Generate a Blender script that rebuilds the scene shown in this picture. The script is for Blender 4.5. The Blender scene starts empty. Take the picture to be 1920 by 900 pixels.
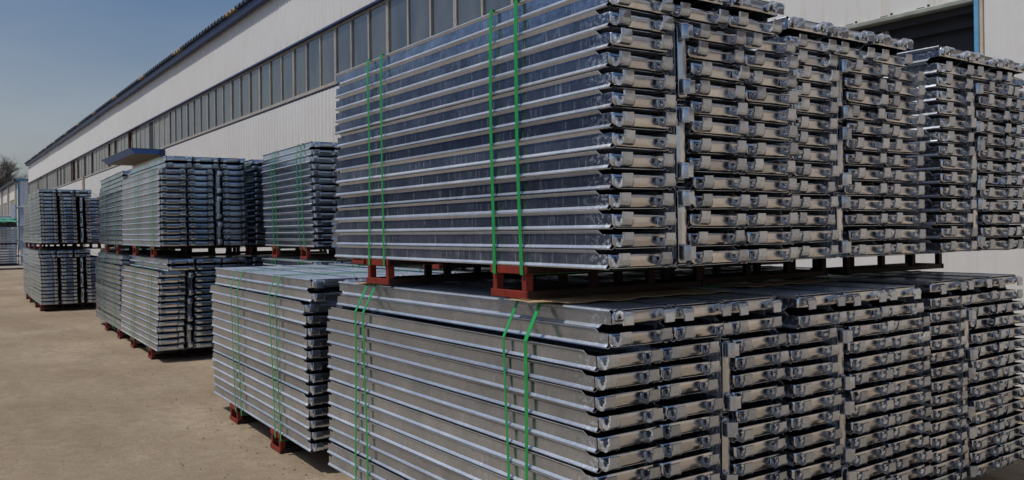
import bpy, math, random
import numpy as np
from mathutils import Vector, Matrix, noise
random.seed(7)
SC = bpy.context.scene
COL = SC.collection
PI = math.pi

# ------------------------------------------------------------------ camera
cam_d = bpy.data.cameras.new("camera")
cam = bpy.data.objects.new("camera", cam_d); COL.objects.link(cam)
yaw, pitch, roll = .6075, .0017, -.0123
f = Vector((math.sin(yaw)*math.cos(pitch), math.cos(yaw)*math.cos(pitch), math.sin(pitch)))
r0 = Vector((math.cos(yaw), -math.sin(yaw), 0)); u0 = r0.cross(f)
r = r0*math.cos(roll) + u0*math.sin(roll); u = r.cross(f)
cam.matrix_world = Matrix(((r.x, u.x, -f.x, -2.0478), (r.y, u.y, -f.y, -2.3265), (r.z, u.z, -f.z, 1.5446), (0, 0, 0, 1)))
cam_d.lens = 1585.12/1920*36; cam_d.sensor_width = 36; cam_d.sensor_fit = 'HORIZONTAL'
cam_d.shift_y = -(450-429.13)/1920
cam_d.clip_start = .05; cam_d.clip_end = 3000
SC.camera = cam

# ------------------------------------------------------------------ light
SUN = Vector((-.448, .062, .890)).normalized()
world = bpy.data.worlds.new("World"); SC.world = world; world.use_nodes = True
wn = world.node_tree.nodes; wl = world.node_tree.links
bg = wn["Background"]
sky = wn.new("ShaderNodeTexSky"); sky.sky_type = 'NISHITA'; sky.sun_disc = False
sky.sun_elevation = math.asin(SUN.z); sky.sun_rotation = math.atan2(SUN.x, SUN.y)
sky.air_density = 1.0; sky.dust_density = 2.4; sky.ozone_density = 3.4; sky.altitude = 50
# the air near the horizon is greyer than the blue overhead, with faint thin cloud
w_tc = wn.new("ShaderNodeTexCoord"); w_sx = wn.new("ShaderNodeSeparateXYZ"); wl.new(w_tc.outputs["Generated"], w_sx.inputs[0])
w_mr = wn.new("ShaderNodeMapRange"); w_mr.inputs[1].default_value = .03; w_mr.inputs[2].default_value = .34
w_mr.inputs[3].default_value = .42; w_mr.inputs[4].default_value = 1.2; w_mr.interpolation_type = 'SMOOTHSTEP'
w_mp = wn.new("ShaderNodeMapping"); w_mp.inputs["Scale"].default_value = (1.6, 1.6, 7)
w_no = wn.new("ShaderNodeTexNoise"); w_no.inputs["Scale"].default_value = 2.2; w_no.inputs["Detail"].default_value = 5
wl.new(w_tc.outputs["Generated"], w_mp.inputs[0]); wl.new(w_mp.outputs[0], w_no.inputs["Vector"])
w_hs = wn.new("ShaderNodeHueSaturation"); wl.new(w_sx.outputs[2], w_mr.inputs[0])
w_ad = wn.new("ShaderNodeMath"); w_ad.operation = 'MULTIPLY_ADD'; w_ad.inputs[1].default_value = -.55; 
w_a2 = wn.new("ShaderNodeMath"); w_a2.operation = 'ADD'; w_a2.inputs[1].default_value = .27
wl.new(w_no.outputs[0], w_ad.inputs[0]); wl.new(w_mr.outputs[0], w_a2.inputs[0]); wl.new(w_a2.outputs[0], w_ad.inputs[2])
w_va = wn.new("ShaderNodeMath"); w_va.operation = 'MULTIPLY_ADD'; w_va.inputs[1].default_value = .24; w_va.inputs[2].default_value = .90
w_m2 = wn.new("ShaderNodeMapRange"); w_m2.inputs[1].default_value = .0; w_m2.inputs[2].default_value = .22; w_m2.inputs[3].default_value = 1.22; w_m2.inputs[4].default_value = 1.0
wl.new(w_sx.outputs[2], w_m2.inputs[0]); w_v2 = wn.new("ShaderNodeMath"); w_v2.operation = "MULTIPLY"; wl.new(w_m2.outputs[0], w_v2.inputs[1]); wl.new(w_va.outputs[0], w_v2.inputs[0])
wl.new(w_no.outputs[0], w_va.inputs[0])
wl.new(w_ad.outputs[0], w_hs.inputs["Saturation"]); wl.new(w_v2.outputs[0], w_hs.inputs["Value"]); wl.new(sky.outputs[0], w_hs.inputs["Color"])
wl.new(w_hs.outputs[0], bg.inputs[0]); bg.inputs[1].default_value = .106
sd = bpy.data.lights.new("sun", 'SUN'); sd.energy = 3.95; sd.angle = math.radians(.53); sd.color = (1, .965, .91)
so = bpy.data.objects.new("sun", sd); COL.objects.link(so)
so.rotation_euler = (-SUN).to_track_quat('-Z', 'Y').to_euler()
SC.view_settings.view_transform = 'Standard'; SC.view_settings.look = 'None'
SC.view_settings.gamma = 1; SC.view_settings.use_curve_mapping = False
SC.view_settings.exposure = -.45
SC.cycles.max_bounces = 8; SC.cycles.glossy_bounces = 1; SC.cycles.diffuse_bounces = 2
SC.cycles.use_fast_gi = False

# ------------------------------------------------------------------ materials
def new_mat(name):
    m = bpy.data.materials.new(name); m.use_nodes = True
    nt = m.node_tree
    return m, nt, nt.nodes["Principled BSDF"]
def N(nt, typ, **kw):
    n = nt.nodes.new(typ)
    for k, v in kw.items(): setattr(n, k, v)
    return n
def ramp(nt, fac, stops):
    n = nt.nodes.new("ShaderNodeValToRGB"); e = n.color_ramp.elements
    while len(e) < len(stops): e.new(.5)
    for el, (p, c) in zip(e, stops):
        el.position = p; el.color = (*c, 1) if len(c) == 3 else c
    nt.links.new(fac, n.inputs[0]); return n
def noise_tex(nt, scale, detail=4, rough=.55, vec=None, stretch=None):
    n = nt.nodes.new("ShaderNodeTexNoise"); n.inputs["Scale"].default_value = scale
    n.inputs["Detail"].default_value = detail; n.inputs["Roughness"].default_value = rough
    if vec is None:
        tc = nt.nodes.new("ShaderNodeTexCoord"); vec = tc.outputs["Object"]
    if stretch:
        mp = nt.nodes.new("ShaderNodeMapping"); mp.inputs["Scale"].default_value = stretch
        nt.links.new(vec, mp.inputs[0]); vec = mp.outputs[0]
    nt.links.new(vec, n.inputs["Vector"]); return n
def math_n(nt, op, a, b=None):
    n = nt.nodes.new("ShaderNodeMath"); n.operation = op
    for i, v in enumerate((a, b)):
        if v is None: continue
        if isinstance(v, (int, float)): n.inputs[i].default_value = v
        else: nt.links.new(v, n.inputs[i])
    return n.outputs[0]
def mixc(nt, fac, a, b, mode='MIX'):
    n = nt.nodes.new("ShaderNodeMix"); n.data_type = 'RGBA'; n.blend_type = mode
    if isinstance(fac, (int, float)): n.inputs[0].default_value = fac
    else: nt.links.new(fac, n.inputs[0])
    for i, v in ((6, a), (7, b)):
        if isinstance(v, tuple): n.inputs[i].default_value = (*v, 1)
        else: nt.links.new(v, n.inputs[i])
    return n.outputs[2]
def bump(nt, h, strength, dist, bsdf, chain=None):
    b = nt.nodes.new("ShaderNodeBump"); b.inputs["Strength"].default_value = strength
    b.inputs["Distance"].default_value = dist; nt.links.new(h, b.inputs["Height"])
    if chain is not None: nt.links.new(chain, b.inputs["Normal"])
    nt.links.new(b.outputs[0], bsdf.inputs["Normal"]); return b.outputs[0]

def galvanized(name, deck=False, plate=False, island=False, edge=False, hook=False):
    m, nt, b = new_mat(name); L = nt.links
    geo = N(nt, "ShaderNodeNewGeometry"); oi = N(nt, "ShaderNodeObjectInfo")
    rnd = geo.outputs["Random Per Island"] if island else oi.outputs["Random"]
    tc = N(nt, "ShaderNodeTexCoord")
    # shift the pattern for every plank
    sh = N(nt, "ShaderNodeVectorMath", operation='ADD')
    cmb = N(nt, "ShaderNodeCombineXYZ")
    k = math_n(nt, 'MULTIPLY', rnd, 37.0)
    for i in range(3): L.new(k, cmb.inputs[i])
    L.new(tc.outputs["Object"], sh.inputs[0]); L.new(cmb.outputs[0], sh.inputs[1])
    v = sh.outputs[0]
    spang = N(nt, "ShaderNodeTexVoronoi"); spang.inputs["Scale"].default_value = 75; L.new(v, spang.inputs["Vector"])
    big = noise_tex(nt, 5.0, 4, .6, v)
    streak = noise_tex(nt, 30, 4, .6, v, (.15, 3.2, .25))
    c1 = ramp(nt, big.outputs[0], [(.3, (.53, .61, .72)), (.7, (.73, .81, .92))] if not (edge or plate) else [(.3, (.74, .76, .79)), (.7, (.86, .88, .90))] if plate else [(.3, (.64, .68, .73)), (.7, (.80, .84, .88))])
    sp = N(nt, "ShaderNodeSeparateColor"); L.new(spang.outputs["Color"], sp.inputs[0])
    cs = ramp(nt, sp.outputs[0], [(0, (.93, .93, .93)), (1, (1.04, 1.04, 1.04))])
    c2 = mixc(nt, 1, c1.outputs[0], cs.outputs[0], 'MULTIPLY')
    # chalky zinc-oxide streaks and end drips
    st = ramp(nt, streak.outputs[0], [(.56, (0, 0, 0)), (.72, (1, 1, 1))])
    stf = math_n(nt, 'MULTIPLY', st.outputs[0], .22)
    c3 = mixc(nt, stf, c2, (.80, .81, .82))
    if not (deck or plate or hook or island):
        # zinc spatter gathers at the near end of a plank
        sy = N(nt, "ShaderNodeSeparateXYZ"); L.new(tc.outputs["Object"], sy.inputs[0])
        en = ramp(nt, sy.outputs[1], [(.0, (1, 1, 1)), (.17, (0, 0, 0))])
        spn = noise_tex(nt, 45, 5, .7, v, (.5, 1, 1.4))
        sm = ramp(nt, spn.outputs[0], [(.50, (0, 0, 0)), (.62, (1, 1, 1))])
        ef = math_n(nt, 'MULTIPLY', math_n(nt, 'MULTIPLY', en.outputs[0], sm.outputs[0]), .5)
        c3 = mixc(nt, ef, c3, (.80, .82, .84)); stf = math_n(nt, 'MAXIMUM', stf, ef)
    tint = ramp(nt, rnd, [(0, (.66, .67, .70)), (.5, (1, 1, 1)), (.8, (.80, .82, .86)), (1, (1.08, 1.08, 1.08))])
    c4 = mixc(nt, 1, c3, tint.outputs[0], 'MULTIPLY')
    L.new(c4, b.inputs["Base Color"])
    met = math_n(nt, 'SUBTRACT', .70 if edge else (.88 if hook else .96), math_n(nt, 'MULTIPLY', stf, .9)); L.new(met, b.inputs["Metallic"])
    ro = math_n(nt, 'ADD', math_n(nt, 'MULTIPLY', big.outputs[0], .14), math_n(nt, 'MULTIPLY', rnd, .08))
    ro = math_n(nt, 'ADD', ro, math_n(nt, 'MULTIPLY', stf, .35)); ro = math_n(nt, 'ADD', ro, .10 if plate else (.22 if edge else (.05 if hook else .08)))
    L.new(ro, b.inputs["Roughness"])
    fine = noise_tex(nt, 140, 3, .6, v)
    ch = bump(nt, fine.outputs[0], .035, .004, b)
    wav = noise_tex(nt, 9, 3, .5, v)
    ch = bump(nt, wav.outputs[0], .20, .012, b, ch)
    if deck:
        # raised perforations of the walking surface (fine relief)
        mp = N(nt, "ShaderNodeMapping"); mp.inputs["Scale"].default_value = (1/.030, 1/.022, 0)
        L.new(tc.outputs["Object"], mp.inputs[0])
        vo = N(nt, "ShaderNodeTexVoronoi"); vo.inputs["Scale"].default_value = 1; vo.inputs["Randomness"].default_value = .05
        L.new(mp.outputs[0], vo.inputs["Vector"])
        bu = ramp(nt, vo.outputs["Distance"], [(.12, (0, 0, 0)), (.2, (1, 1, 1)), (.36, (0, 0, 0))])
        ch = bump(nt, bu.outputs[0], 1.0, .004, b, ch)
        hole = ramp(nt, vo.outputs["Distance"], [(.10, (.25, .25, .25)), (.16, (1, 1, 1))])
        L.new(mixc(nt, 1, c4, hole.outputs[0], 'MULTIPLY'), b.inputs["Base Color"])
        L.new(math_n(nt, 'ADD', ro, .08), b.inputs["Roughness"])
        b.inputs["Metallic"].default_value = .5
        for l in list(b.inputs["Metallic"].links): L.remove(l)
    return m
M_GALV = galvanized("galvanized_steel")
M_DECK = galvanized("galvanized_deck", deck=True)
M_PLATE = galvanized("galvanized_plate", plate=True)
M_EDGE = galvanized("galvanized_edge", edge=True)
M_HOOK = galvanized("galvanized_hook", hook=True)
M_GALV_I = galvanized("galvanized_steel_far", island=True)

def painted(name, col, col2=None, scale=6, rough=.5, metal=0, bumps=.15, bscale=60, spec=.5):
    m, nt, b = new_mat(name)
    n = noise_tex(nt, scale, 5, .65)
    c = ramp(nt, n.outputs[0], [(.35, col2 or tuple(x*.7 for x in col)), (.65, col)])
    nt.links.new(c.outputs[0], b.inputs["Base Color"])
    b.inputs["Roughness"].default_value = rough; b.inputs["Metallic"].default_value = metal
    b.inputs["Specular IOR Level"].default_value = spec
    n2 = noise_tex(nt, bscale, 3); bump(nt, n2.outputs[0], bumps, .01, b)
    return m
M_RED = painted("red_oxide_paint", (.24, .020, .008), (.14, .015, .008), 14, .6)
M_RED_SHADE = painted("red_oxide_paint_shaded", (.032, .012, .009), (.022, .010, .008), 14, .75)  # skid paint with the shade under the bundles put into its colour
M_STRAP = painted("green_strap", (.02, .33, .075), (.015, .25, .06), 20, .35, bumps=.05)
M_CARD = painted("cardboard", (.46, .33, .19), (.38, .26, .15), 8, .85)
M_BLUE = painted("blue_gutter_paint", (.016, .036, .13), (.010, .022, .07), 3, .45)
M_CANOPY = painted("bright_blue_paint", (.006, .11, .46), (.005, .075, .34), 4, .35)
M_SOFFIT = painted("soffit_board", (.13, .11, .085), (.09, .075, .06), 4, .8)
M_ROOF = painted("roof_sheet", (.10, .14, .20), (.06, .075, .10), 3, .6)
M_SKYL = painted("translucent_roof_sheet", (.50, .42, .27), (.36, .29, .18), 6, .6)
M_FRAME = painted("window_frame", (.40, .37, .33), (.30, .27, .24), 5, .6)
M_RUST = painted("rusty_frame", (.20, .09, .035), (.08, .045, .025), 8, .8)
M_DARK = painted("dark_interior", (.035, .037, .042), (.028, .03, .034), 2, .7)
M_LINTEL = painted("green_grey_flashing", (.33, .36, .31), (.22, .23, .19), 5, .55)
M_LBLUE = painted("light_blue_paint", (.13, .36, .56), (.10, .28, .46), 4, .45)
M_CREAM = painted("cream_trim", (.55, .46, .35), (.45, .36, .26), 4, .6)
M_FROST = painted("frosted_sheet", (.30, .31, .29), (.22, .23, .215), 1.5, .45, spec=.4)
M_OPP = painted("reflection_block_blue", (.050, .100, .240), (.036, .075, .18), 1, .6)
M_BROWN = painted("reflection_panel_brown", (.17, .12, .08), (.13, .09, .06), 2, .6)
M_REFLECT_TAN = painted("reflection_panel_tan", (.62, .52, .41), (.52, .43, .33), 1.2, .8)
M_BARK = painted("grey_brown_bark", (.095, .07, .05), (.06, .045, .033), 1.5, .9)
M_TARP = painted("green_tarp", (.09, .33, .24), (.06, .26, .19), 2, .5)
M_PALE = painted("weathered_pale_zinc", (.46, .53, .61), (.34, .40, .48), 3, .45, metal=.3)
M_STONE = painted("pebble", (.36, .30, .23), (.24, .20, .155), 3, .9)

def mat_glass():
    m, nt, b = new_mat("window_glass")
    n = noise_tex(nt, 1.3, 4, .6, stretch=(1, 1, .35))
    c = ramp(nt, n.outputs[0], [(.35, (.025, .032, .042)), (.7, (.10, .105, .095))])
    nt.links.new(c.outputs[0], b.inputs["Base Color"])
    r_ = ramp(nt, n.outputs[0], [(.3, (.05, .05, .05)), (.75, (.3, .3, .3))])
    nt.links.new(r_.outputs[0], b.inputs["Roughness"])
    b.inputs["IOR"].default_value = 2.4
    w = noise_tex(nt, .9, 2); bump(nt, w.outputs[0], .06, .05, b)
    return m
M_GLASS = mat_glass()

def mat_cladding(name, base, dirt, rust=True):
    m, nt, b = new_mat(name); L = nt.links
    tc = N(nt, "ShaderNodeTexCoord"); v = tc.outputs["Object"]
    n1 = noise_tex(nt, .5, 5, .6, v); st = noise_tex(nt, 3.0, 5, .7, v, (1, 1, .07))
    c = mixc(nt, ramp(nt, n1.outputs[0], [(.35, (0, 0, 0)), (.75, (.35, .35, .35))]).outputs[0], base, dirt)
    c = mixc(nt, ramp(nt, st.outputs[0], [(.55, (0, 0, 0)), (.8, (.16, .16, .16))]).outputs[0], c, dirt)
    # sheet laps every 0.91 m
    sx = N(nt, "ShaderNodeSeparateXYZ"); L.new(v, sx.inputs[0])
    md = math_n(nt, 'PINGPONG', sx.outputs[1], .4565)
    lap = ramp(nt, md, [(.0, (.20, .20, .20)), (.012, (0, 0, 0))])
    c = mixc(nt, lap.outputs[0], c, tuple(x*.6 for x in base))
    if rust:
        # rust runs just above the door head and the window head
        rn = noise_tex(nt, 5, 4, .75, v, (1, 1, .06))
        for zc, wdt in ((3.64, .85), (6.5, .5)):
            d = math_n(nt, 'SUBTRACT', sx.outputs[2], zc); a = math_n(nt, 'DIVIDE', d, wdt)
            fall = ramp(nt, a, [(.0, (1, 1, 1)), (.10, (.55, .55, .55)), (1, (0, 0, 0))])
            rr = ramp(nt, rn.outputs[0], [(.5, (0, 0, 0)), (.68, (1, 1, 1))])
            fac = math_n(nt, 'MULTIPLY', math_n(nt, 'MULTIPLY', fall.outputs[0], rr.outputs[0]), .55)
            gt = math_n(nt, 'GREATER_THAN', d, 0.0)
            c = mixc(nt, math_n(nt, 'MULTIPLY', fac, gt), c, (.42, .27, .10))
    L.new(c, b.inputs["Base Color"]); b.inputs["Roughness"].default_value = .5
    n3 = noise_tex(nt, 2.5, 3, .5, v); bump(nt, n3.outputs[0], .12, .05, b)
    return m
M_WHITE = mat_cladding("white_cladding", (.655, .645, .625), (.56, .53, .49))
M_FARBLUE = mat_cladding("pale_blue_cladding", (.80, .84, .88), (.70, .74, .8), False)
M_FARWHITE = mat_cladding("far_white_cladding", (.66, .65, .63), (.55, .52, .48), False)

def mat_ground():
    m, nt, b = new_mat("dirt"); L = nt.links
    tc = N(nt, "ShaderNodeTexCoord"); v = tc.outputs["Object"]
    a = noise_tex(nt, .35, 6, .6, v); f1 = noise_tex(nt, 9, 6, .7, v); f2 = noise_tex(nt, 70, 4, .7, v)
    tr = noise_tex(nt, .9, 5, .6, v, (1.8, .16, 1))
    c = ramp(nt, a.outputs[0], [(.36, (.240, .184, .125)), (.64, (.375, .305, .224))]).outputs[0]
    c = mixc(nt, ramp(nt, tr.outputs[0], [(.42, (0, 0, 0)), (.62, (.5, .5, .5))]).outputs[0], c, (.235, .185, .13))
    c = mixc(nt, ramp(nt, f1.outputs[0], [(.35, (.55, .55, .55)), (.6, (0, 0, 0))]).outputs[0], c, (.20, .148, .098))
    sn = noise_tex(nt, .8, 6, .72, v, (1.3, .6, 1))
    c = mixc(nt, ramp(nt, sn.outputs[0], [(.50, (0, 0, 0)), (.60, (.30, .30, .30)), (.72, (.45, .45, .45))]).outputs[0], c, (.175, .130, .088))
    c = mixc(nt, 1, c, ramp(nt, f2.outputs[0], [(.25, (.74, .72, .70)), (.5, (1, 1, 1)), (.75, (1.16, 1.15, 1.14))]).outputs[0], 'MULTIPLY')
    vo = N(nt, "ShaderNodeTexVoronoi"); vo.inputs["Scale"].default_value = 38; L.new(v, vo.inputs["Vector"])
    c = mixc(nt, ramp(nt, vo.outputs["Distance"], [(.10, (.3, .3, .3)), (.2, (0, 0, 0))]).outputs[0], c, (.40, .35, .29))
    L.new(c, b.inputs["Base Color"]); b.inputs["Roughness"].default_value = .95
    b.inputs["Specular IOR Level"].default_value = .2
    ch = bump(nt, f1.outputs[0], .5, .04, b); ch = bump(nt, f2.outputs[0], .5, .012, b, ch)
    return m
M_DIRT = mat_ground()
M_CONC = painted("old_concrete", (.30, .27, .23), (.22, .19, .16), .6, .9)
M_KERB = painted("dark_kerb", (.10, .08, .065), (.07, .055, .045), 2, .9)

# ------------------------------------------------------------------ mesh helpers
class MB:
    def __init__(s): s.v = []; s.f = []
    def quad_loop(s, rings, close=True, caps=False):
        n = len(rings[0]); o = len(s.v)
        for rg in rings: s.v += [tuple(p) for p in rg]
        for i in range(len(rings)-1):
            for j in range(n if close else n-1):
                k = (j+1) % n
                s.f.append((o+i*n+j, o+i*n+k, o+(i+1)*n+k, o+(i+1)*n+j))
        if caps:
            s.f.append(tuple(o+j for j in reversed(range(n))))
            s.f.append(tuple(o+(len(rings)-1)*n+j for j in range(n)))
    def box(s, a, b, bev=0):
        x0, y0, z0 = [min(p, q) for p, q in zip(a, b)]; x1, y1, z1 = [max(p, q) for p, q in zip(a, b)]
        o = len(s.v)
        if bev <= 0:
            s.v += [(x0, y0, z0), (x1, y0, z0), (x1, y1, z0), (x0, y1, z0), (x0, y0, z1), (x1, y0, z1), (x1, y1, z1), (x0, y1, z1)]
            s.f += [tuple(o+i for i in q) for q in ((0, 3, 2, 1), (4, 5, 6, 7), (0, 1, 5, 4), (1, 2, 6, 5), (2, 3, 7, 6), (3, 0, 4, 7))]
        else:
            e = bev
            def ring(z, i): return [(x0+i, y0+e+0, z), (x0+e, y0+i, z), (x1-e, y0+i, z), (x1-i, y0+e, z), (x1-i, y1-e, z), (x1-e, y1-i, z), (x0+e, y1-i, z), (x0+i, y1-e, z)]
            s.quad_loop([ring(z0, e*.6), ring(z0+e, 0), ring(z1-e, 0), ring(z1, e*.6)], caps=True)
    def tube(s, p, q, r0_, r1_=None, n=6, caps=False):
        p = Vector(p); q = Vector(q); d = (q-p)
        if d.length < 1e-6: return
        d.normalize(); a = d.orthogonal().normalized(); b_ = d.cross(a)
        r1_ = r0_ if r1_ is None else r1_
        R = [[c + (a*math.cos(2*PI*i/n)+b_*math.sin(2*PI*i/n))*rr for i in range(n)] for c, rr in ((p, r0_), (q, r1_))]
        s.quad_loop(R, caps=caps)
    def mesh(s, name, mat, smooth=0, mats=None, midx=None):
        me = bpy.data.meshes.new(name); me.from_pydata(s.v, [], s.f)
        for m in (mats or [mat]): me.materials.append(m)
        if midx: me.polygons.foreach_set("material_index", midx)
        if smooth:
            me.shade_smooth(); me.set_sharp_from_angle(angle=math.radians(smooth))
        me.update(); return me
    def build(s, name, mat, parent=None, smooth=0):
        return link(name, s.mesh(name, mat, smooth), parent)
def link(name, me, parent=None):
    o = bpy.data.objects.new(name, me); COL.objects.link(o); o.parent = parent; return o
def tag(o, label, cat, group=None, kind=None):
    if label: o['label'] = label
    if cat: o['category'] = cat
    if group: o['group'] = group
    if kind: o['kind'] = kind
    return o
def empty(name, loc, label, cat, group=None):
    o = bpy.data.objects.new(name, None); COL.objects.link(o); o.location = loc
    o.empty_display_size = .1
    return tag(o, label, cat, group)

# ------------------------------------------------------------------ setting: ground
def axis(a, b, step, lo, hi):
    pts = list(np.arange(a, b+1e-6, step)); s = step; x = a; left = []
    while x > lo: s *= 1.35; x -= s; left.append(max(x, lo))
    s = step; x = pts[-1]; right = []
    while x < hi: s *= 1.35; x += s; right.append(min(x, hi))
    return left[::-1]+pts+right
xs = axis(-2.6, 1.6, .045, -500, 500); ys = axis(-1.2, 14, .06, -500, 600)
g = MB()
for yy in ys:
    for xx in xs:
        dn = max(0, 1-max(0, abs(xx+.5)-8)/8)*max(0, 1-max(0, abs(yy-8)-16)/10)
        z = dn*(noise.noise((xx*1.1, yy*1.1, 0))*.008 + noise.noise((xx*5, yy*5, 3))*.005 + noise.noise((xx*14, yy*14, 7))*.003)
        g.v.append((xx, yy, z-.004))
nx = len(xs)
for j in range(len(ys)-1):
    for i in range(nx-1):
        g.f.append((j*nx+i, j*nx+i+1, (j+1)*nx+i+1, (j+1)*nx+i))
go = g.build("ground", M_DIRT); go.data.shade_smooth(); go['kind'] = 'structure'; go['label'] = 'tan compacted dirt yard'
k = MB(); k.box((-40, 43.2, -.05), (5.6, 43.8, .07)); o = k.build("kerb", M_KERB); o['kind'] = 'structure'
k = MB(); k.box((-40, 43.8, -.05), (5.6, 400, .02)); o = k.build("concrete_pavement", M_CONC); o['kind'] = 'structure'
# loose stones on the dirt
st = MB(); rs = random.Random(3)
for i in range(1700):
    yy = -1.0+15*rs.random()**1.5; xx = -2.4+2.9*rs.random()
    if yy < 3.0 and xx > -.02: continue
    if rs.random() < .45: xx = .02-.5*rs.random()**2
    s = .003+.007*rs.random()**4
    o_ = len(st.v); c_ = (xx, yy, s*.25)
    P = [(1, 0, 0), (0, 1, 0), (-1, 0, 0), (0, -1, 0), (0, 0, .8), (0, 0, -.8)]
    a = rs.random()*6
    for p in P:
        jx = 1+.5*(rs.random()-.5)
        st.v.append((c_[0]+s*jx*(p[0]*math.cos(a)-p[1]*math.sin(a)), c_[1]+s*jx*(p[0]*math.sin(a)+p[1]*math.cos(a)), c_[2]+s*jx*p[2]))
    for q in ((0, 1, 4), (1, 2, 4), (2, 3, 4), (3, 0, 4), (1, 0, 5), (2, 1, 5), (3, 2, 5), (0, 3, 5)):
        st.f.append(tuple(o_+t for t in q))
tag(st.build("gravel", M_STONE), "small loose stones scattered over the tan dirt yard", "gravel", kind="stuff")

# ------------------------------------------------------------------ the long warehouse
WX = 6.0
wh = empty("warehouse", (WX, 40, 0), "long white corrugated warehouse with a window strip and blue gutter", "building")
def wpart(mb, name, mat, parent=None, smooth=0):
    for i, p in enumerate(mb.v): mb.v[i] = (p[0]-(WX), p[1]-40, p[2])
    o = mb.build(name, mat, wh if parent is None else parent, smooth)
    return o
def corr(mb, y0, y1, z0, z1, X, pitch=.2283, d=.014, zb=None):
    i0 = math.floor(y0/pitch); pts = []
    y = i0*pitch
    while y < y1:
        for fr, dd in ((0, 0), (.42, 0), (.62, -d), (.80, -d)):
            pts.append((y+fr*pitch, dd))
        y += pitch
    pts = [p for p in pts if y0 < p[0] < y1]
    pts = [(y0, 0)]+pts+[(y1, 0)]
    back = X+.03
    rings = [[(X+dd, yy, z0), (X+dd, yy, z1), (back, yy, z1), (back, yy, z0)] for yy, dd in pts]
    mb.quad_loop(rings, close=True, caps=True)
Y0, Y1 = -9.0, 88.4
D0, D1 = 1.66, 6.4      # door opening
a = MB(); corr(a, Y0, Y1, 6.52, 8.30, WX); wpart(a, "upper_cladding", M_WHITE)
a = MB(); corr(a, D1+.05, Y1, 0, 4.985, WX-.03, d=.026); corr(a, Y0+9.0, D0-.085, 0, 4.985, WX-.03, d=.01); corr(a, D0-.085, D1+.05, 3.655, 4.985, WX-.03, d=.01); corr(a, D0-.085, D1+.05, 0, 1.95, WX-.03, d=.01); corr(a, Y0, Y0+.6, 0, 4.985, WX-.03, d=.026); corr(a, Y0+.6, Y0+9.0, 4.4, 4.985, WX-.03, d=.03)
wpart(a, "lower_cladding", M_WHITE)
a = MB(); a.box((WX+.18, Y0, 4.9), (WX+.3, Y1, 8.3)); a.box((WX+.30, Y0+.01, 0), (WX+26, Y0+.3, 8.2)); a.box((WX+.02, Y1+.002, 0), (WX+26, Y1+.3, 8.3)); a.box((WX+.30, Y0+.31, 0), (WX+.4, Y1-.01, 8.2))
wpart(a, "inner_wall", M_DARK)
a = MB(); a.box((WX-.02, Y0, 5.062), (WX+.17, Y1, 5.10)); wpart(a, "window_sill", M_FRAME)
a = MB(); a.box((WX+.012, Y0, 4.95), (WX+.05, Y1, 5.061)); wpart(a, "sill_gap_shade", M_BLUE)  # dark blue strip standing in for shade in the gap below the sill
a = MB(); a.box((WX-.045, Y0, 6.47), (WX+.17, Y1, 6.517)); wpart(a, "window_head_flashing", M_BLUE)
# windows: one frame per three panes
PW = .9233; yb = 16.6-9*PW*3
i = 0
while yb < Y1-1.5:
    w = MB(); y1_ = yb+3*PW; z0, z1 = 5.102, 6.468; X = WX+.05
    for j in range(4):
        hw = .055 if j in (0, 3) else .03
        yc = yb+j*PW
        if j == 0: w.box((X-.02, yc+.002, z0), (X+.05, yc+hw, z1))
        elif j == 3: w.box((X-.02, yc-hw, z0), (X+.05, yc-.002, z1))
        else: w.box((X-.02, yc-hw, z0), (X+.05, yc+hw, z1))
    for j in range(3):
        a_, b_ = yb+j*PW+(.055 if j == 0 else .03), yb+(j+1)*PW-(.055 if j == 2 else .03)
        w.box((X-.012, a_, z0), (X+.045, b_, z0+.06)); w.box((X-.012, a_, z1-.05), (X+.045, b_, z1))
    far = yb > 31
    wo = wpart(w, "window", M_RUST if (i % 7 == 3 and far) else M_FRAME)
    for j in range(3):
        a_, b_ = yb+j*PW+(.055 if j == 0 else .03), yb+(j+1)*PW-(.055 if j == 2 else .03)
        pm = MB(); tilt = random.uniform(-.006, .006)
        if far:
            # ribbed opaque sheets, some pushed back so the gap reads black
            off = .10 if random.random() < .12 else 0
            n_ = 5; pts = []
            for q in range(n_*2+1): pts.append((a_+(b_-a_)*q/(n_*2), .012*(q % 2)))
            R_ = [[(X+.004+dd+off, yy, z0+.06), (X+.004+dd+off, yy, z1-.05), (X+.02+dd+off, yy, z1-.05), (X+.02+dd+off, yy, z0+.06)] for yy, dd in pts]
            pm.quad_loop(R_, caps=True)
            wpart(pm, "pane", M_DARK if random.random() < .10 else M_FROST, wo)
        else:
            pm.quad_loop([[(X+.012+tilt, a_, z0+.06), (X+.012+tilt, a_, z1-.05), (X+.02+tilt, a_, z1-.05), (X+.02+tilt, a_, z0+.06)],
                          [(X+.012-tilt, b_, z0+.06), (X+.012-tilt, b_, z1-.05), (X+.02-tilt, b_, z1-.05), (X+.02-tilt, b_, z0+.06)]], caps=True)
            wpart(pm, "pane", M_GLASS, wo)
    yb = y1_; i += 1
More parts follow.
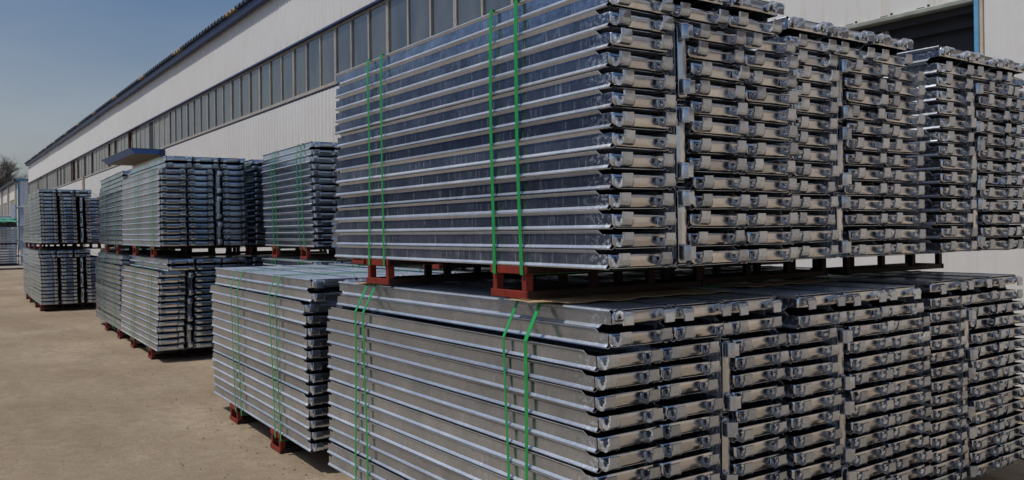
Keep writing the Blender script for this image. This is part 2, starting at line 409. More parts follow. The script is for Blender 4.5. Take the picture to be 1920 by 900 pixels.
# roof with deep ribs, translucent sheets among them
def roof_strip(y0, y1, mb):
    pts = []; y = y0; p = .37
    while y < y1-1e-6:
        for fr, hh in ((0, 0), (.45, 0), (.55, .075), (.9, .075)): pts.append((min(y+fr*p, y1), hh))
        y += p
    pts.append((y1, 0))
    ex = WX-.30
    R_ = [[(ex, yy, 8.335+hh), (WX+13, yy, 9.9+hh), (WX+13, yy, 9.88+hh), (ex, yy, 8.315+hh)] for yy, hh in pts]
    mb.quad_loop(R_, caps=True)
sk = [17.6, 23.8, 30.4, 36.8, 43.06, 49.31, 55.28, 60.8, 66.86, 72.14, 77.6, 83]
a = MB(); b_ = MB(); y = Y0-.2
for s in sk+[None]:
    e = (s-.555) if s else Y1+.35
    n_ = round((e-y)/.37); e = y+n_*.37
    roof_strip(y, e-.003, a)
    if s: roof_strip(e, e+1.107, b_); y = e+1.11
wpart(a, "roof", M_ROOF); wpart(b_, "translucent_roof_sheet", M_SKYL)
a = MB(); a.box((WX+12.9, Y0-.2, 9.5), (WX+26.2, Y1+.3, 9.86)); wpart(a, "roof_ridge", M_ROOF)
a = MB()
y = Y0-.1; rg = random.Random(5)
while y < Y1+.3:
    e = min(y+rg.uniform(5.4, 6.2), Y1+.3); dz = rg.uniform(-.02, .02)
    a.box((WX-.20, y, 8.09+dz), (WX-.045, e-.012, 8.30), .01); y = e
wpart(a, "gutter", M_BLUE)
# big doorway on the right
a = MB(); a.box((WX-.09, D0-.02, 3.60), (WX+.05, D1, 3.65), .01); wpart(a, "opening_lintel", M_LINTEL)
a = MB(); a.box((WX+.0, D0, 3.53), (WX+.06, D1, 3.598)); a.box((WX+.10, D0, 3.42), (WX+.16, D1, 3.598)); wpart(a, "opening_track", M_DARK)
a = MB(); a.box((WX+.17, D0, 1.96), (WX+.22, D1, 3.6)); wpart(a, "sliding_panel", M_DARK)
a = MB(); a.box((WX+.02, 2.545, 1.96), (WX+.06, 2.565, 3.528)); a.box((WX+.02, 2.58, 1.96), (WX+.09, 2.605, 3.528)); wpart(a, "opening_post", M_FRAME)
a = MB(); a.box((WX-.075, D0-.07, 1.9), (WX+.15, D0-.025, 4.0), .006); wpart(a, "opening_jamb", M_LBLUE)
a = MB(); a.box((WX-.062, D0-.10, 1.9), (WX-.0305, D0-.073, 4.0)); wpart(a, "opening_trim", M_CREAM)
a = MB(); a.box((WX+.02, Y0+.602, 3.203), (WX+.12, Y0+8.998, 4.395)); wpart(a, "reflection_panel_upper", M_BROWN)  # unseen brown panel added so the upper plank ends reflect a dark tone
a = MB(); a.box((WX+.0, Y0+.602, 0), (WX+.12, Y0+8.998, 3.2)); wpart(a, "reflection_panel_lower", M_REFLECT_TAN)  # unseen tan panel added to brighten the reflection in the plank ends
for j, yy in enumerate((2.05, 2.43, 2.82, 3.2, 3.6, 4.0)):   # bolt heads and sheet ends above the lintel
    a = MB(); a.box((WX-.085, yy, 3.651), (WX-.066, yy+.016, 3.672)); wpart(a, "bolt_head", M_DARK); a = MB(); a.box((WX-.075, yy+.05, 3.6505), (WX-.066, yy+.13, 3.660)); wpart(a, "bracket", M_DARK)
# blue canopy over a side door
cy0, cy1, cx = 33.6, 40.05, 4.66
cpo = MB()
def canopy_ring(X_, zt, zb): return None
z_t, z_b = 4.93, 4.775
cpo.quad_loop([[(cx, cy0, z_t), (WX-.06, cy0, z_t), (WX-.06, cy1, z_t), (cx, cy1, z_t)], [(cx+.17, cy0+.06, z_b), (WX-.06, cy0+.06, z_b), (WX-.06, cy1-.06, z_b), (cx+.17, cy1-.06, z_b)]], close=True, caps=False)
cpo.box((cx-.02, cy0-.02, z_t), (WX-.06, cy1+.02, z_t+.02))
cpo = wpart(cpo, "canopy", M_CANOPY)
a = MB(); a.box((cx+.175, cy0+.065, z_b-.01), (WX-.06, cy1-.065, z_b+.04)); wpart(a, "soffit", M_SOFFIT, cpo)
a = MB(); a.box((cx-.05, cy0-.05, z_t+.022), (WX-.06, cy1+.05, z_t+.05)); wpart(a, "canopy_roof", M_ROOF, cpo)
a = MB(); a.box((WX-.25, cy0-.04, 4.62), (WX-.062, cy0-.022, z_t-.02)); wpart(a, "bracket", M_BLUE, cpo)
for yy in (54.5, 86.0):
    a = MB(); a.tube((WX-.12, yy, 0), (WX-.12, yy, 5.2), .07, n=8, caps=True); wpart(a, "downpipe", M_CREAM)

# ------------------------------------------------------------------ far warehouse, racks, trees
fx, fy = 6.72, 108.0
fw = empty("far_warehouse", (fx, fy, 0), "lower warehouse with pale blue gable wall beyond the long white one", "building")
def fpart(mb, name, mat, parent=None):
    for i, p in enumerate(mb.v): mb.v[i] = (p[0]-fx, p[1]-fy, p[2])
    return mb.build(name, mat, parent or fw)
a = MB()
pts = []
x_ = fx
while x_ < 30:
    for fr, d in ((0, 0), (.5, 0), (.62, -.05), (.88, -.05)): pts.append((x_+fr*.45, d))
    x_ += .45
a.quad_loop([[(px, fy+d, 0), (px, fy+d, 7.85), (px, fy+.1, 7.85), (px, fy+.1, 0)] for px, d in pts], caps=True); fpart(a, "gable_wall", M_FARBLUE)
a = MB(); a.box((fx, fy+.12, 0), (fx+.2, fy+90, 7.75)); a.box((fx+.2, fy+.12, 0), (30, fy+90, 7.5)); fpart(a, "side_wall", M_FARWHITE)
a = MB(); a.box((fx-.25, fy-.25, 7.87), (30.3, fy+90.3, 8.08)); fpart(a, "roof", M_LBLUE)
a = MB(); a.box((fx-.42, fy-.2, 7.75), (fx-.255, fy+90, 8.04)); fpart(a, "eave", M_DARK)
a = MB(); a.box((fx-.06, fy-.12, 0), (fx+.12, fy-.055, 7.85)); fpart(a, "corner_trim", M_LBLUE)
for j in range(8):
    yy = fy+4+j*10.5
    w = MB(); w.box((fx-.05, yy, 3.4), (fx-.002, yy+6.8, 5.9)); wo = fpart(w, "window", M_RUST)
    for q in range(3):
        w = MB(); w.box((fx-.07, yy+.15+q*2.25, 3.55), (fx-.052, yy+2.15+q*2.25, 5.75)); fpart(w, "pane", M_FROST, wo)
for j in range(9):
    a = MB(); a.tube((fx-.15, fy+1.6+j*10.5, 0), (fx-.15, fy+1.6+j*10.5, 7.75), .12, n=6); fpart(a, "downpipe", M_CREAM)
a = MB(); a.box((fx-1.8, fy+14, 2.55), (fx-.08, fy+30, 2.9)); cno = fpart(a, "canopy", M_CANOPY)
a = MB(); a.box((fx-.09, fy+16, 0), (fx-.075, fy+19, 2.5)); fpart(a, "door", M_BLUE)

# galvanized goods stacked at the far end of the yard
def ledger_block(nm, x0, y0, z0, w, l, h, label, rows):
    t = empty(nm, (x0, y0, z0), label, "metal bundle", "stacked steel at the far end of the yard")
    for q in range(rows):
        m = MB(); zz = q*h/rows
        nn = int(w/.09)
        for c in range(nn):
            m.tube((.045+c*.09, 0, zz+h/rows*.5), (.045+c*.09, l, zz+h/rows*.5), .046, n=6, caps=True)
        m.build("tube_layer", M_PALE, t, 60)
    for yy in (l*.2, l*.8):
        m = MB(); m.box((-.03, yy, -.09), (w+.03, yy+.1, -.002)); m.build("beam", M_BLUE, t)
        for xx in (-.035, w+.005):
            m = MB(); m.box((xx, yy+.02, .0), (xx+.03, yy+.08, h+.05)); m.build("post", M_BLUE, t)
ledger_block("ledger_bundle", .75, 48.6, .12, 1.25, 2.2, .95, "lowest grey bundle of tubes at the far left of the yard", 7)
ledger_block("ledger_bundle", .70, 48.6, 1.20, 1.25, 2.2, .75, "grey tube bundle resting on another below the green tarp", 6)
t = empty("plastic_crate", (.7, 48.7, 2.04), "row of black crates under the green tarp at far left", "crate")
for q in range(3):
    m = MB(); m.box((q*.42, 0, .001), (q*.42+.39, 1.8, .42), .02); m.box((q*.42+.01, -.012, .10), (q*.42+.38, -.001, .13)); m.box((q*.42+.01, -.012, .26), (q*.42+.38, -.001, .29)); m.build("crate_bin", M_DARK, t)
m = MB(); rg = random.Random(9); n1, n2 = 9, 9
gr = [[(.6+1.4*i/(n1-1), 48.55+2.1*j/(n2-1), 2.50+.05*rg.random()-(.22 if i in (0, n1-1) or j in (0, n2-1) else 0)) for i in range(n1)] for j in range(n2)]
m.quad_loop([row+[(p[0], p[1], p[2]-.012) for p in reversed(row)] for row in gr], caps=True)
tag(m.build("tarp", M_TARP, None, 50), "green tarp laid over the stacked black crates at far left", "tarp")
def frame_rack(x0, y0, w, h, label):
    t = empty("scaffold_frame_rack", (x0, y0, 0), label, "steel frames", "upright steel frames at the far end of the yard")
    for q in range(9):
        m = MB(); yy = q*.28
        for xx in (0, w*.5, w): m.tube((xx, yy, .02), (xx, yy, h), .04, n=6, caps=True)
        for zz in (.45, 1.3, 2.1, h-.15): m.tube((0, yy, zz), (w, yy, zz), .03, n=6)
        m.build("frame", M_PALE, t, 60)
frame_rack(2.05, 51.2, .9, 3.3, "taller rack of upright galvanized frames right of the green tarp")
frame_rack(.9, 56.5, 1.4, 2.9, "rack of upright galvanized frames behind the green tarp")

def tree(x, y, h, seed, label):
    rg = random.Random(seed); t = empty("bare_tree", (x, y, 0), label, "tree", "bare trees behind the far warehouse")
    tr = MB(); cr = MB()
    def grow(p, d, ln, rad, lev):
        segs = 2; q = p
        for s in range(segs):
            d2 = (d+Vector((rg.gauss(0, .12), rg.gauss(0, .12), rg.gauss(.05, .08)))).normalized()
            e = q+d2*ln/segs
            (tr if lev < 2 else cr).tube(q, e, rad*(1-.25*s), rad*(1-.25*(s+1)), n=5 if lev < 2 else 3)
            q = e; d = d2
            if lev < 7 and (s == segs-1 or lev > 0):
                for c in range(rg.choice((2, 3)) if s == segs-1 else rg.choice((1, 1, 2)) if lev < 6 else 1):
                    nd = (d+Vector((rg.gauss(0, .48), rg.gauss(0, .48), rg.gauss(.12, .25)))).normalized()
                    grow(q, nd, ln*rg.uniform(.58, .8), rad*.61, lev+1)
    grow(Vector((0, 0, 0)), Vector((0, 0, 1)), h*.27, h*.019, 0)
    tr.build("trunk", M_BARK, t, 60); cr.build("crown", M_BARK, t)
tree(8.2, 160, 17.0, 1, "grey bare tree at the left edge behind the far warehouse")
tree(12.3, 160, 16.5, 5, "brown bare tree just left of the long roof's far corner")
tree(10.2, 168, 17, 8, "thin bare tree between two others behind the far warehouse")
tree(11.6, 175, 14.5, 12, "low bushy bare tree in front of the long roof's far corner")

# unseen block added left of the frame to give the steel a dark reflection
ow = empty("added_reflection_block", (-15, 24, 0), "unseen deep blue block added across the yard for steel reflections", "building")
a = MB(); pts = []
yy = -21.0
while yy < 21:
    for fr, d in ((0, 0), (.55, 0), (.66, .04), (.9, .04)): pts.append((yy+fr*.5, d))
    yy += .5
a.quad_loop([[(d, yv, 0), (d, yv, 8.6), (-.1, yv, 8.6), (-.1, yv, 0)] for yv, d in pts], caps=True); a.build("wall", M_OPP, ow)
a = MB(); a.box((-14, -21, 0), (-.11, 21, 8.5)); a.build("block_body", M_OPP, ow)
a = MB(); a.box((-14.3, -21.4, 8.62), (.35, 21.4, 9.0)); a.build("roof", M_ROOF, ow)
for q in range(6):
    a = MB(); a.box((.045, -18+q*6.4, 2.2), (.10, -15+q*6.4, 4.0)); a.build("window", M_GLASS, ow)

# ------------------------------------------------------------------ the planks
W = .32; H = .0738; PIT = .0741; L25 = 2.487; L18 = 1.80; L27 = 2.75
OUT = [(0, .0705), (.126, .0705), (.131, .0668), (.139, .0668), (.143, .0722), (.150, .0736), (.1570, .0722), (.1600, .0672), (.1590, .0648), (.1515, .0568), (.1515, .0130), (.1615, .0022), (.1615, .0005)]
INN = [(0, .0685), (.125, .0685), (.130, .0648), (.140, .0648), (.1445, .0702), (.150, .0716), (.1558, .0705), (.1580, .0672), (.1572, .0648), (.1497, .0576), (.1497, .0120), (.1580, .0028), (.1590, .0005)]
CUT_O = OUT[:10]+[(.1515, .0205), (.1515, .0185), (.1514, .0165)]
CUT_I = INN[:10]+[(.1497, .0205), (.1497, .0185), (.1499, .0165)]
def ring_at(y, o, i):
    half = o+[p for p in reversed(i)]
    full = [(x, y, z) for x, z in o]+[(x, y, z) for x, z in reversed(i)]
    return full
def channel_mb(L, lod=0):
    mb = MB(); deck = []
    for sgn in (1, -1):
        rings = []
        for y, c in ((0, 1), (.050, 1), (.062, 0), (L-.062, 0), (L-.050, 1), (L, 1)):
            rg_ = ring_at(y, CUT_O if c else OUT, CUT_I if c else INN)
            if sgn < 0: rg_ = [(-x, yy, z) for x, yy, z in reversed(rg_)]
            rings.append(rg_)
        n = len(rings[0]); o = len(mb.v); f0 = len(mb.f)
        mb.quad_loop(rings, close=True)
        no = len(OUT)
        # end rims (sheet thickness)
        for k_, base in ((0, o), (1, o+(len(rings)-1)*n)):
            for j in range(no-1):
                q = (base+j, base+j+1, base+n-2-j, base+n-1-j)
                mb.f.append(q if (k_ == 0) else tuple(reversed(q)))
    return mb
def channel_mesh(L):
    mb = channel_mb(L)
    idx = []
    for fc in mb.f:
        zc = sum(mb.v[i_][2] for i_ in fc)/len(fc); xc = max(abs(mb.v[i_][0]) for i_ in fc)
        xo = max(abs(mb.v[i_][0]) for i_ in fc); xi = min(abs(mb.v[i_][0]) for i_ in fc)
        idx.append(1 if (xc < .128 and zc > .0702) else (2 if xo > .1517 else 0))
    return mb.mesh("channel", None, 32, [M_GALV, M_DECK, M_EDGE], idx)
def plate_mb():
    mb = MB()
    prof = [(-.1480, .004), (-.1445, -.003), (-.1370, -.0070), (-.05, -.0075), (.05, -.0075), (.1370, -.0070), (.1445, -.003), (.1480, .004)]
    z0, z1a = .0180, .0635
    R_ = []
    for x, y in prof:
        z1 = z1a if abs(x) < .139 else (.0565 if abs(x) < .146 else .052)
        R_.append([(x, y+.006, z0), (x, y+.0015, z0), (x, y, z0+.002), (x, y-.0006, z0+.012), (x, y, z1-.002), (x, y+.0015, z1), (x, y+.006, z1)])
    mb.quad_loop(R_, close=True, caps=True)
    return mb
def hook_mb(xc, flip=1):
    mb = MB()
    # claw: out of the plate, over and down to a flat tab
    path = [(-.007, .040), (-.010, .053), (-.019, .0625), (-.030, .0655), (-.041, .061), (-.047, .050), (-.0485, .034), (-.0485, .0125)]
    wid = [.026, .026, .025, .0245, .0240, .0235, .0245, .0250]
    th = .0065; R_ = []
    for i_, ((y, z), w_) in enumerate(zip(path, wid)):
        p0 = Vector(path[max(0, i_-1)]); p1 = Vector(path[min(len(path)-1, i_+1)]); t_ = (p1-p0).normalized()
        nn = Vector((-t_.y, t_.x)) * -1
        if nn.y < 0 and i_ in (1, 2, 3): nn = -nn
        o_ = Vector((y, z)); inn = o_-Vector((nn.x, nn.y))*th
        # outer face slightly dished between its edges
        R_.append([(xc-w_, o_.x, o_.y), (xc-w_*.86, o_.x+.0006*0-.0008, o_.y), (xc, o_.x+.0010, o_.y), (xc+w_*.86, o_.x-.0008, o_.y), (xc+w_, o_.x, o_.y), (xc+w_, inn.x, inn.y), (xc-w_, inn.x, inn.y)])
    mb.quad_loop(R_, close=True, caps=True)
    # arched cheeks of the pressing on both sides of the claw, and the flat weld pad behind it
    ck = [(-.0068, .029), (-.0068, .057), (-.017, .0628), (-.030, .0662), (-.0415, .0615), (-.0478, .0505), (-.0485, .036), (-.0405, .036), (-.0385, .0465), (-.033, .0525), (-.0265, .0535), (-.0195, .0485), (-.0155, .038), (-.0145, .029)]
    for sx in (-1, 1):
        xa, xb = xc+sx*.0245, xc+sx*.0295
        mb.quad_loop([[(min(xa, xb), y, z) for y, z in ck], [(max(xa, xb), y, z) for y, z in ck]], close=True, caps=True)
    mb.box((xc-.034, -.0100, .028), (xc+.034, -.0062, .056), .003)
    return mb
CH = {L25: channel_mesh(L25), L18: channel_mesh(L18), L27: channel_mesh(L27)}
PLATE = plate_mb().mesh("end_plate", M_PLATE, 40)
def hook_mesh(xc):
    mb = hook_mb(xc); idx = []
    for fc in mb.f:
        xx_ = [mb.v[i_][0]-xc for i_ in fc]
        idx.append(1 if (min(xx_) > .0243 or max(xx_) < -.0243) else 0)
    return mb.mesh("hook", None, 50, [M_HOOK, M_EDGE], idx)
HOOKS = [hook_mesh(-.107), hook_mesh(.107)]

def full_np(L):
    mb = channel_mb(L); p = plate_mb(); hs = [hook_mb(-.107), hook_mb(.107)]
    V, F = list(mb.v), list(mb.f)
    for extra in [p]+hs:
        o = len(V); V += extra.v; F += [tuple(o+q for q in fc) for fc in extra.f]
    # far end gets the same fittings, turned round
    for extra in [p]+hs:
        o = len(V); V += [(-x, L-y, z) for x, y, z in extra.v]; F += [tuple(o+q for q in fc) for fc in extra.f]
    return np.array(V), F
FULL = {}
ORD = ["topmost", "second", "third", "fourth", "fifth", "sixth", "seventh", "eighth", "ninth", "tenth", "eleventh", "twelfth", "thirteenth", "fourteenth", "bottom"]

UP, LO = 1.394, .135
#       key  phrase for labels                          X      Y      z0  L    edge shift lean strap offsets                skids
BUND = [("A", "upper front bundle",                    0.0,   0.0,   UP, L25, 1, .00, 0,    (.555, .735, 1.84, 2.005), ((.52, .78), (1.79, 2.055))),
        ("B", "lower front bundle",                    -.052, .036,  LO, L25, 2, .075, 0,   (.40, .54, 1.92, 2.06),    ((.45, .7), (1.8, 2.05))),
        ("C", "upper middle bundle",                   1.18,  .10,   UP, L25, 1, .0, 0,     (.6, .76, 1.75, 1.92),     ((.55, .8), (1.75, 2.0))),
        ("E", "lower middle bundle",                   1.03,  .0,    LO, L25, 1, .045, 0,   (.6, .76, 1.75, 1.92),     ((.55, .8), (1.75, 2.0))),
        ("D", "upper right bundle",                    2.405, .08,   UP, L25, 1, .0, 0,     (.6, .76, 1.75, 1.92),     ((.55, .8), (1.75, 2.0))),
        ("F", "lower right bundle",                    2.32,  .10,   LO, L25, 1, .0, 0,     (.6, .76, 1.75, 1.92),     ((.55, .8), (1.75, 2.0))),
        ("I", "bundle with open sunlit top", -.034, 2.875, LO, L25, 2, .04, -.03, (.54, .67, 1.55, 1.715), ((.60, .82), (1.71, 1.94))),
        ("G", "upper bundle below the blue canopy",    .29,   8.5,   UP, L27, 2, .075, -.006,   (.34, .52, 1.32, 1.55),    ((.36, .58), (1.62, 1.85))),
        ("K", "lower bundle beside bare dirt",     .24,   8.5,   LO, L27, 1, .10, .032,   (.40, .58, 1.55, 1.75),    ((.33, .56), (1.62, 1.85))),
        ("G2", "second upper bundle on left", .36, 11.29,  UP, L27, 2, .02, 0,    (.5, .7, 1.7, 1.9),        ((.4, .62), (1.7, 1.92))),
        ("K2", "second lower bundle on left", .325, 11.29,  LO, L27, 1, .03, 0,    (.5, .7, 1.7, 1.9),        ((.05, .28), (1.35, 1.58))),
        ("H", "upper bundle against the white wall",   1.305, 6.14,  UP, L18, 2, .02, -.035,  (.28, .42, 1.22, 1.36),    ((.22, .44), (1.30, 1.5))),
        ("J", "lower bundle under the short one",      1.21,  5.95,  LO, L18, 2, .0, 0,     (.28, .42, 1.22, 1.36),    ((.25, .45), (1.30, 1.5))),
        ("H2", "upper bundle behind the short one",    1.46,  8.55,  UP, L18, 2, -.03, 0,   (.3, .45, 1.2, 1.35),      ((.25, .45), (1.3, 1.5))),
        ("J2", "lower bundle behind the short one",    1.42,  8.55,  LO, L18, 2, .0, 0,     (.3, .45, 1.2, 1.35),      ((.25, .45), (1.3, 1.5))),
        ("M", "upper bundle hidden behind the front stack", 1.13, 2.95, UP, L25, 2, .0, 0,  (.4, .55, 1.75, 1.9),      ((.28, .53), (1.70, 1.97))),
        ("N", "lower bundle hidden behind the front stack", 1.08, 2.9, LO, L25, 2, .0, 0,   (.4, .55, 1.75, 1.9),      ((.35, .6), (1.75, 2.0))),
        ("L", "upper bundle farthest up the left row", -.09,  17.3,  UP, L27, 2, .0, -.035, (.5, .7, 1.7, 1.9),        ((.3, .5), (1.6, 1.8))),
        ("P", "lower bundle farthest up the left row", -.10,  17.3,  LO, L27, 2, -.03, -.02, (.5, .7, 1.7, 1.9),       ((.15, .35), (1.3, 1.5))),
        ("L2", "upper bundle at the far end",          -.03, 20.14, UP, L27, 2, .14, .02,  (.5, .7, 1.7, 1.9),        ((.3, .5), (1.6, 1.8))),
        ("P2", "lower bundle at the far end",          -.04, 20.14, LO, L27, 2, .0, 0,     (.5, .7, 1.7, 1.9),        ((.1, .3), (1.4, 1.6))),
        ("Q", "upper bundle beside the far one",       1.42,  17.6,  UP, L25, 2, .0, 0,     (.5, .7, 1.7, 1.9),        ((.3, .5), (1.6, 1.8))),
        ("R", "lower bundle beside the far one",       1.42,  17.6,  LO, L25, 2, .0, 0,     (.5, .7, 1.7, 1.9),        ((.3, .5), (1.6, 1.8)))]
YAW = {"I": .034, "K": .028, "K2": .03, "G": .024, "G2": .045, "L": .017, "P": .017, "L2": .03, "P2": .03, "H": .045, "J": .045, "H2": .04, "J2": .04, "N": .03, "M": .03}
ROWS = {"M": 4}
GAPX = {"L": .035, "P": .035, "L2": .03, "P2": .03}
rp = random.Random(11)
planks = []      # (key, id, label, location, rotation, L)
for key, ph, X, Y, z0, L, edge, shift, lean, straps, skids in BUND:
    gx = GAPX.get(key, .006)
    ewid = .085+gx
    colx = [0, W+gx, 2*(W+gx)]
    for c_ in range(3):
        if c_ >= edge: colx[c_] += ewid
    ex = edge*(W+gx)+.004
    loose = .0045 if key in ("A", "C", "D", "G") else .006
    wob = [rp.uniform(-.3, 1)*.006 for _ in range(15)]
    names = ["left", "middle", "right"]
    for rw in range(15):
        zb = z0+rw*PIT
        top = rw >= 13
        if rw >= ROWS.get(key, 15): continue
        for c_ in range(3):
            cx_ = (c_*(W+.004)+shift) if top else colx[c_]
            xx = X+cx_+W/2+rp.uniform(-loose, loose)+lean*(rw*PIT)+(rp.uniform(-.004, .004) if top else 0)
            yy = Y+(rp.uniform(-.009, .009) if rp.random() < .85 else rp.uniform(-.022, .018))
            rz = rp.uniform(-.0022, .0022)
            lab = "galvanized plank %s in %s column of %s" % (
                {14: "on top", 0: "at bottom"}.get(rw, ORD[14-rw]+" from top"), names[c_], ph)
            if rw == 14: loc, rot = (xx, yy, zb), (0, rp.uniform(-.003, .003), rz)
            else: loc, rot = (xx, yy, zb+H), (0, PI+rp.uniform(-.013, .013), rz)
            planks.append((key, "%s%d%d" % (key, rw, c_), lab, loc, rot, L))
    for q in range(3 if key not in ROWS else 0):
        loc = (X+ex+H+.004+rp.uniform(-.003, .008)+lean*(q*.32+.16), Y+rp.uniform(-.008, .008), z0+.1605+q*.3205)
        planks.append((key, "%sv%d" % (key, q), "%s plank on edge in %s" % (("lowest", "middle", "uppermost")[q], ph), loc, (0, -PI/2+rp.uniform(-.02, .02), rp.uniform(-.002, .002)), L))

def turn(key, X, Y, p):
    a_ = -YAW.get(key, 0); dx, dy = p[0]-X, p[1]-Y
    return (X+dx*math.cos(a_)-dy*math.sin(a_), Y+dx*math.sin(a_)+dy*math.cos(a_), p[2])
ORG = {b_[0]: (b_[2], b_[3]) for b_ in BUND}
planks = [(k_, i_, l_, turn(k_, *ORG[k_], lo_), (ro_[0], ro_[1], ro_[2]-YAW.get(k_, 0)), L_) for k_, i_, l_, lo_, ro_, L_ in planks]
INDIV = None   # ids of the 300 planks that show largest; None: by bundle
PICK = "B140 B120 A60 A100 A50 A70 B80 A120 A80 B110 A40 A20 A110 A90 B100 B130 A10 B90 A00 B70 A30 A130 B60 B50 A140 B40 E140 I140 B30 B141 F140 Av0 B142 I120 I130 Bv2 E141 B91 E130 Av2 B131 I40 I100 A101 I60 A71 I30 I80 I50 B111 Av1 B20 I90 I110 I00 I70 B121 B71 I20 B61 I10 A41 A61 A81 A121 B132 E90 B81 E60 A111 A21 B82 A142 B101 A31 A51 Bv1 A11 E142 A91 A01 A131 B52 D140 A132 E50 B62 A92 B102 C140 E110 B112 A112 B10 A12 A62 E70 E80 A02 A122 A72 E100 B122 E120 A52 A42 Cv0 A32 A22 A102 A82 E40 Ev2 B72 D130 B92 E101 Cv1 E61 F142 C130 E131 F141 D60 D50 C50 E81 D90 Ev1 C110 F130 D00 D100 D10 D40 D70 E51 C101 C60 D120 D30 C11 C90 D80 E121 D110 C142 C141 C100 C80 Cv2 E111 E31 E91 C70 C120 C61 C00 C71 Fv2 C111 C21 C30 D20 E132 C121 C81 C10 E71 E112 E62 E32 C40 E41 C41 F80 C131 C112 C51 C20 C31 C01 C92 E82 F120 E42 E102 E92 E72 C72 E122 C42 I141 Dv0 F20 F40 C122 H120 C132 C91 E22 F70 B51 E52 F100 C102 C02 F110 C82 H140 H100 F30 F10 F60 C62 C22 H90 C52 F51 H130 D111 H60 F50 C32 H50 H70 H80 C12 F90 H40 B00 H110 Dv1 D21 F61 I142 F101 Fv0 D141 F131 F21 H10 H30 H00 J140 H20 B42 F11 F81 N140 A141 Dv2 D11 K140 K120 F01 D101 D61 K130 K70 D71 F132 G140 D121 G70 G40 D131 G60 D41 K40 K10 K90 K50 D91 K110 G30 F41 K100 G110 G50 K80 K60 K30 Fv1 F31 G100 G80 D01 K00 G90 G20 K20 G120 D31 G10 G00 D81 F112 F71 D142"
if PICK != "PICK"+"LIST": INDIV = set(PICK.split())
order = {k_: i_ for i_, k_ in enumerate("A C D B E F I G".split())}
if INDIV is None:
    pl = sorted(planks, key=lambda p: order.get(p[0], 99)); INDIV = set(p[1] for p in pl[:300])
proto = {}
rest = []
GP = "galvanized scaffold planks strapped in bundles"
for key, pid, lab, loc, rot, L in planks:
    if pid not in INDIV: rest.append((loc, rot, L)); continue
    if L not in proto:
        t = bpy.data.objects.new("scaffold_plank", None); COL.objects.link(t); t.empty_display_size = .1
        ps = [link("channel", CH[L], t), link("end_plate", PLATE, t), link("hook", HOOKS[0], t), link("hook", HOOKS[1], t)]
        b1 = link("end_plate", PLATE, t); b1.location = (0, L, 0); b1.rotation_euler = (0, 0, PI)
        ps.append(b1); proto[L] = (t, ps)
    else:
        t0, p0 = proto[L]; t = t0.copy(); COL.objects.link(t)
        for ch in p0:
            c = ch.copy(); COL.objects.link(c); c.parent = t
            if c.name.startswith('hook'): c.location = (rp.uniform(-.004, .004), rp.uniform(-.002, .001), rp.uniform(-.003, .003)); c.rotation_euler = (rp.uniform(-.05, .05), rp.uniform(-.03, .03), rp.uniform(-.02, .02))
            if c.name.startswith('end_plate') and c.location.y == 0: c.location = (rp.uniform(-.002, .002), rp.uniform(-.003, .002), rp.uniform(-.0015, .001))
    t.location = loc; t.rotation_euler = rot
    tag(t, lab, "plank", GP)
VV = []; FF = []; off = 0; LT = []
from mathutils import Euler
for loc, rot, L in rest:
    if L not in FULL: FULL[L] = full_np(L)
    V, F = FULL[L]
    Rm = np.array(Euler(rot).to_matrix())
    VV.append(V @ Rm.T + np.array(loc))
    FF.append((F, off)); off += len(V)
me = bpy.data.meshes.new("scaffold_planks"); me.from_pydata(np.concatenate(VV).tolist(), [], [tuple(q+o for q in fc) for F, o in FF for fc in F])
me.materials.append(M_GALV_I); me.shade_smooth(); me.set_sharp_from_angle(angle=math.radians(35))
tag(link("scaffold_planks", me), "remaining galvanized scaffold planks in the bundles farther back", "plank", GP, "stuff")

# ------------------------------------------------------------------ straps and skids
def strap(pts, yb_, yt, w0=.0235, th=.0016):
    """closed ribbon through (x, z) points round a bundle; y drifts from yb_ (bottom) to yt (top)."""
    mb = MB()
    sub = []
    for (x_a, z_a), (x_b, z_b) in zip(pts, pts[1:]+pts[:1]):
        m_ = 7 if abs(z_b-z_a) > .6 else 1
        sub += [(x_a+(x_b-x_a)*q/m_, z_a+(z_b-z_a)*q/m_) for q in range(m_)]
    pts = sub; ph_ = rq.random()*6; am_ = rq.uniform(.002, .008); tw_ = rq.uniform(0, .45)
    n = len(pts); zs = [p[1] for p in pts]; zlo, zhi = min(zs), max(zs)
    R_ = []
    cxm = sum(p[0] for p in pts)/n; czm = sum(p[1] for p in pts)/n
    for x, z in pts:
        d = Vector((x-cxm, z-czm)).normalized()
        y = yb_+(yt-yb_)*(z-zlo)/(zhi-zlo)+am_*math.sin(ph_+z*5.5); w = w0*(1-tw_*(.5+.5*math.sin(ph_*2+z*4)))
        xo, zo = x+(.0016 if d.x > 0 else -.0016), z+(.0016 if d.y > 0 else -.0016)
        R_.append([(x, y-w/2, z), (xo, y-w/2, zo), (xo, y+w/2, zo), (x, y+w/2, z)])
    R_.append(R_[0]); mb.quad_loop(R_)
    return mb
rq = random.Random(21)
SORD = ["nearest", "second nearest", "third nearest", "farthest"]
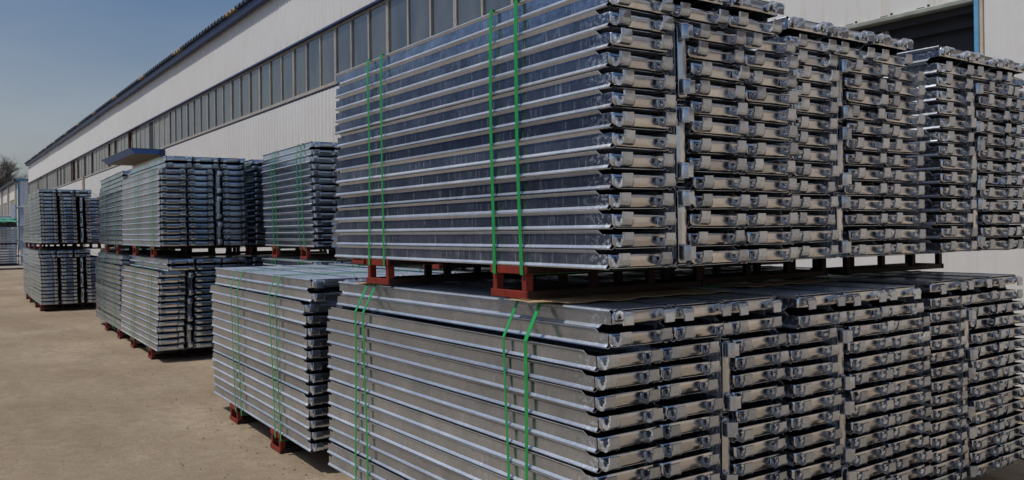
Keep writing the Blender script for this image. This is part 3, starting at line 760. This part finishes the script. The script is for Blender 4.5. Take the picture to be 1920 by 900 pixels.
for key, ph, X, Y, z0, L, edge, shift, lean, straps, skids in BUND:
    wid_lo = 3*W+2*GAPX.get(key, .006)+.085+GAPX.get(key, .006); wid_hi = 3*W+.008
    z1 = z0+13*PIT; z2 = z0+ROWS.get(key, 15)*PIT
    z1 = min(z1, z2-.02)
    e = .0045
    for i_, ys_ in enumerate(straps):
        lx = X-e-.006
        dl = lean*.96
        pts = [(lx, z0-.034), (lx+dl, z1)]
        xt = X+shift-.006+lean
        if shift < .02: pts[1] = (min(lx+dl, xt), z1)
        pts += [(xt, z2+.001), (X+shift+wid_hi+.006, z2+.001), (X+wid_lo+.010, z1), (X+wid_lo+.010, z0-.034)]
        mb = strap(pts, Y+ys_+rq.uniform(-.02, .02), Y+ys_+rq.uniform(-.03, .03))
        mb.v = [turn(key, X, Y, p) for p in mb.v]
        nm = mb.build("strap", M_STRAP)
        tag(nm, "green strap round the %s, %s of its four" % (ph, SORD[i_]), "strap", "green straps round the bundles")
    for i_, (a_, b_) in enumerate(skids):
        ya, yb2 = Y+a_, Y+b_; zb, zt = z0-.135, z0-.001
        x0, x1 = X-.004, X+wid_lo+.0
        t = empty("steel_skid", (x0, ya, zb), "%s red steel skid under the %s" % (("nearer", "farther")[i_], ph), "skid", "red steel skids under the bundles")
        t.location = turn(key, X, Y, (x0, ya, zb)); t.rotation_euler = (0, 0, -YAW.get(key, 0))
        w_ = yb2-ya; ln = x1-x0; h_ = zt-zb; tb = .030
        for yy in (0.0, w_-.042):
            m = MB(); m.box((.013, yy+.002, .001), (ln-.013, yy+.040, tb), .003); m.build("beam", M_RED_SHADE, t)
            m = MB(); m.box((.013, yy+.002, h_-tb), (ln-.013, yy+.040, h_), .003); m.build("beam", M_RED_SHADE, t)
            for k_, xx in enumerate((.004, ln*.34, ln*.66, ln-.044)):
                m = MB(); m.box((xx, yy+.004, tb+.0005), (xx+.040, yy+.034, h_-tb-.0005), .003); m.build("post", M_RED if k_ == 0 and key not in "CDEF" else M_RED_SHADE, t)
        for xx in (0.0, ln-.0115):
            for zz in (.0, h_-tb-.002):
                m = MB(); m.box((xx, -.004, zz), (xx+.0115, w_+.004, zz+tb+.002), .002); m.build("crossbar", M_RED if xx == 0 and key not in "CDEF" else M_RED_SHADE, t)
# cardboard between the skids and the lower bundle
def card(x0, y0, x1, y1, z, seed, label):
    rg = random.Random(seed); n = 14; R_ = []
    for i_ in range(n):
        x = x0+(x1-x0)*i_/(n-1); row = []
        wv = .006*math.sin(i_*1.3+seed)+(.012 if i_ == 0 else 0)
        ya = y0+.02*math.sin(i_*.9+seed); yb2 = y1+.02*math.cos(i_*.7)
        row = [(x, ya, z+abs(wv)*.5+.006*(i_ % 3 == 0)), (x, (ya+yb2)/2, z), (x, yb2, z+abs(wv)*.3)]
        R_.append(row+[(p[0], p[1], p[2]+.003) for p in reversed(row)])
    mb = MB(); mb.quad_loop(R_, caps=True)
    tag(mb.build("cardboard_sheet", M_CARD, None, 40), label, "cardboard", "cardboard under the red skids")
ztb = LO+15*PIT+.0012
card(-.02, .30, 1.0, .60, ztb, 1, "tan cardboard sheet under the near red skid of the front stack")
card(.0, 2.02, .5, 2.22, ztb, 2, "tan cardboard sheet under the farther red skid of the front stack")
card(1.25, .42, 2.0, .62, ztb, 4, "tan cardboard sheet lying on the lower middle bundle")
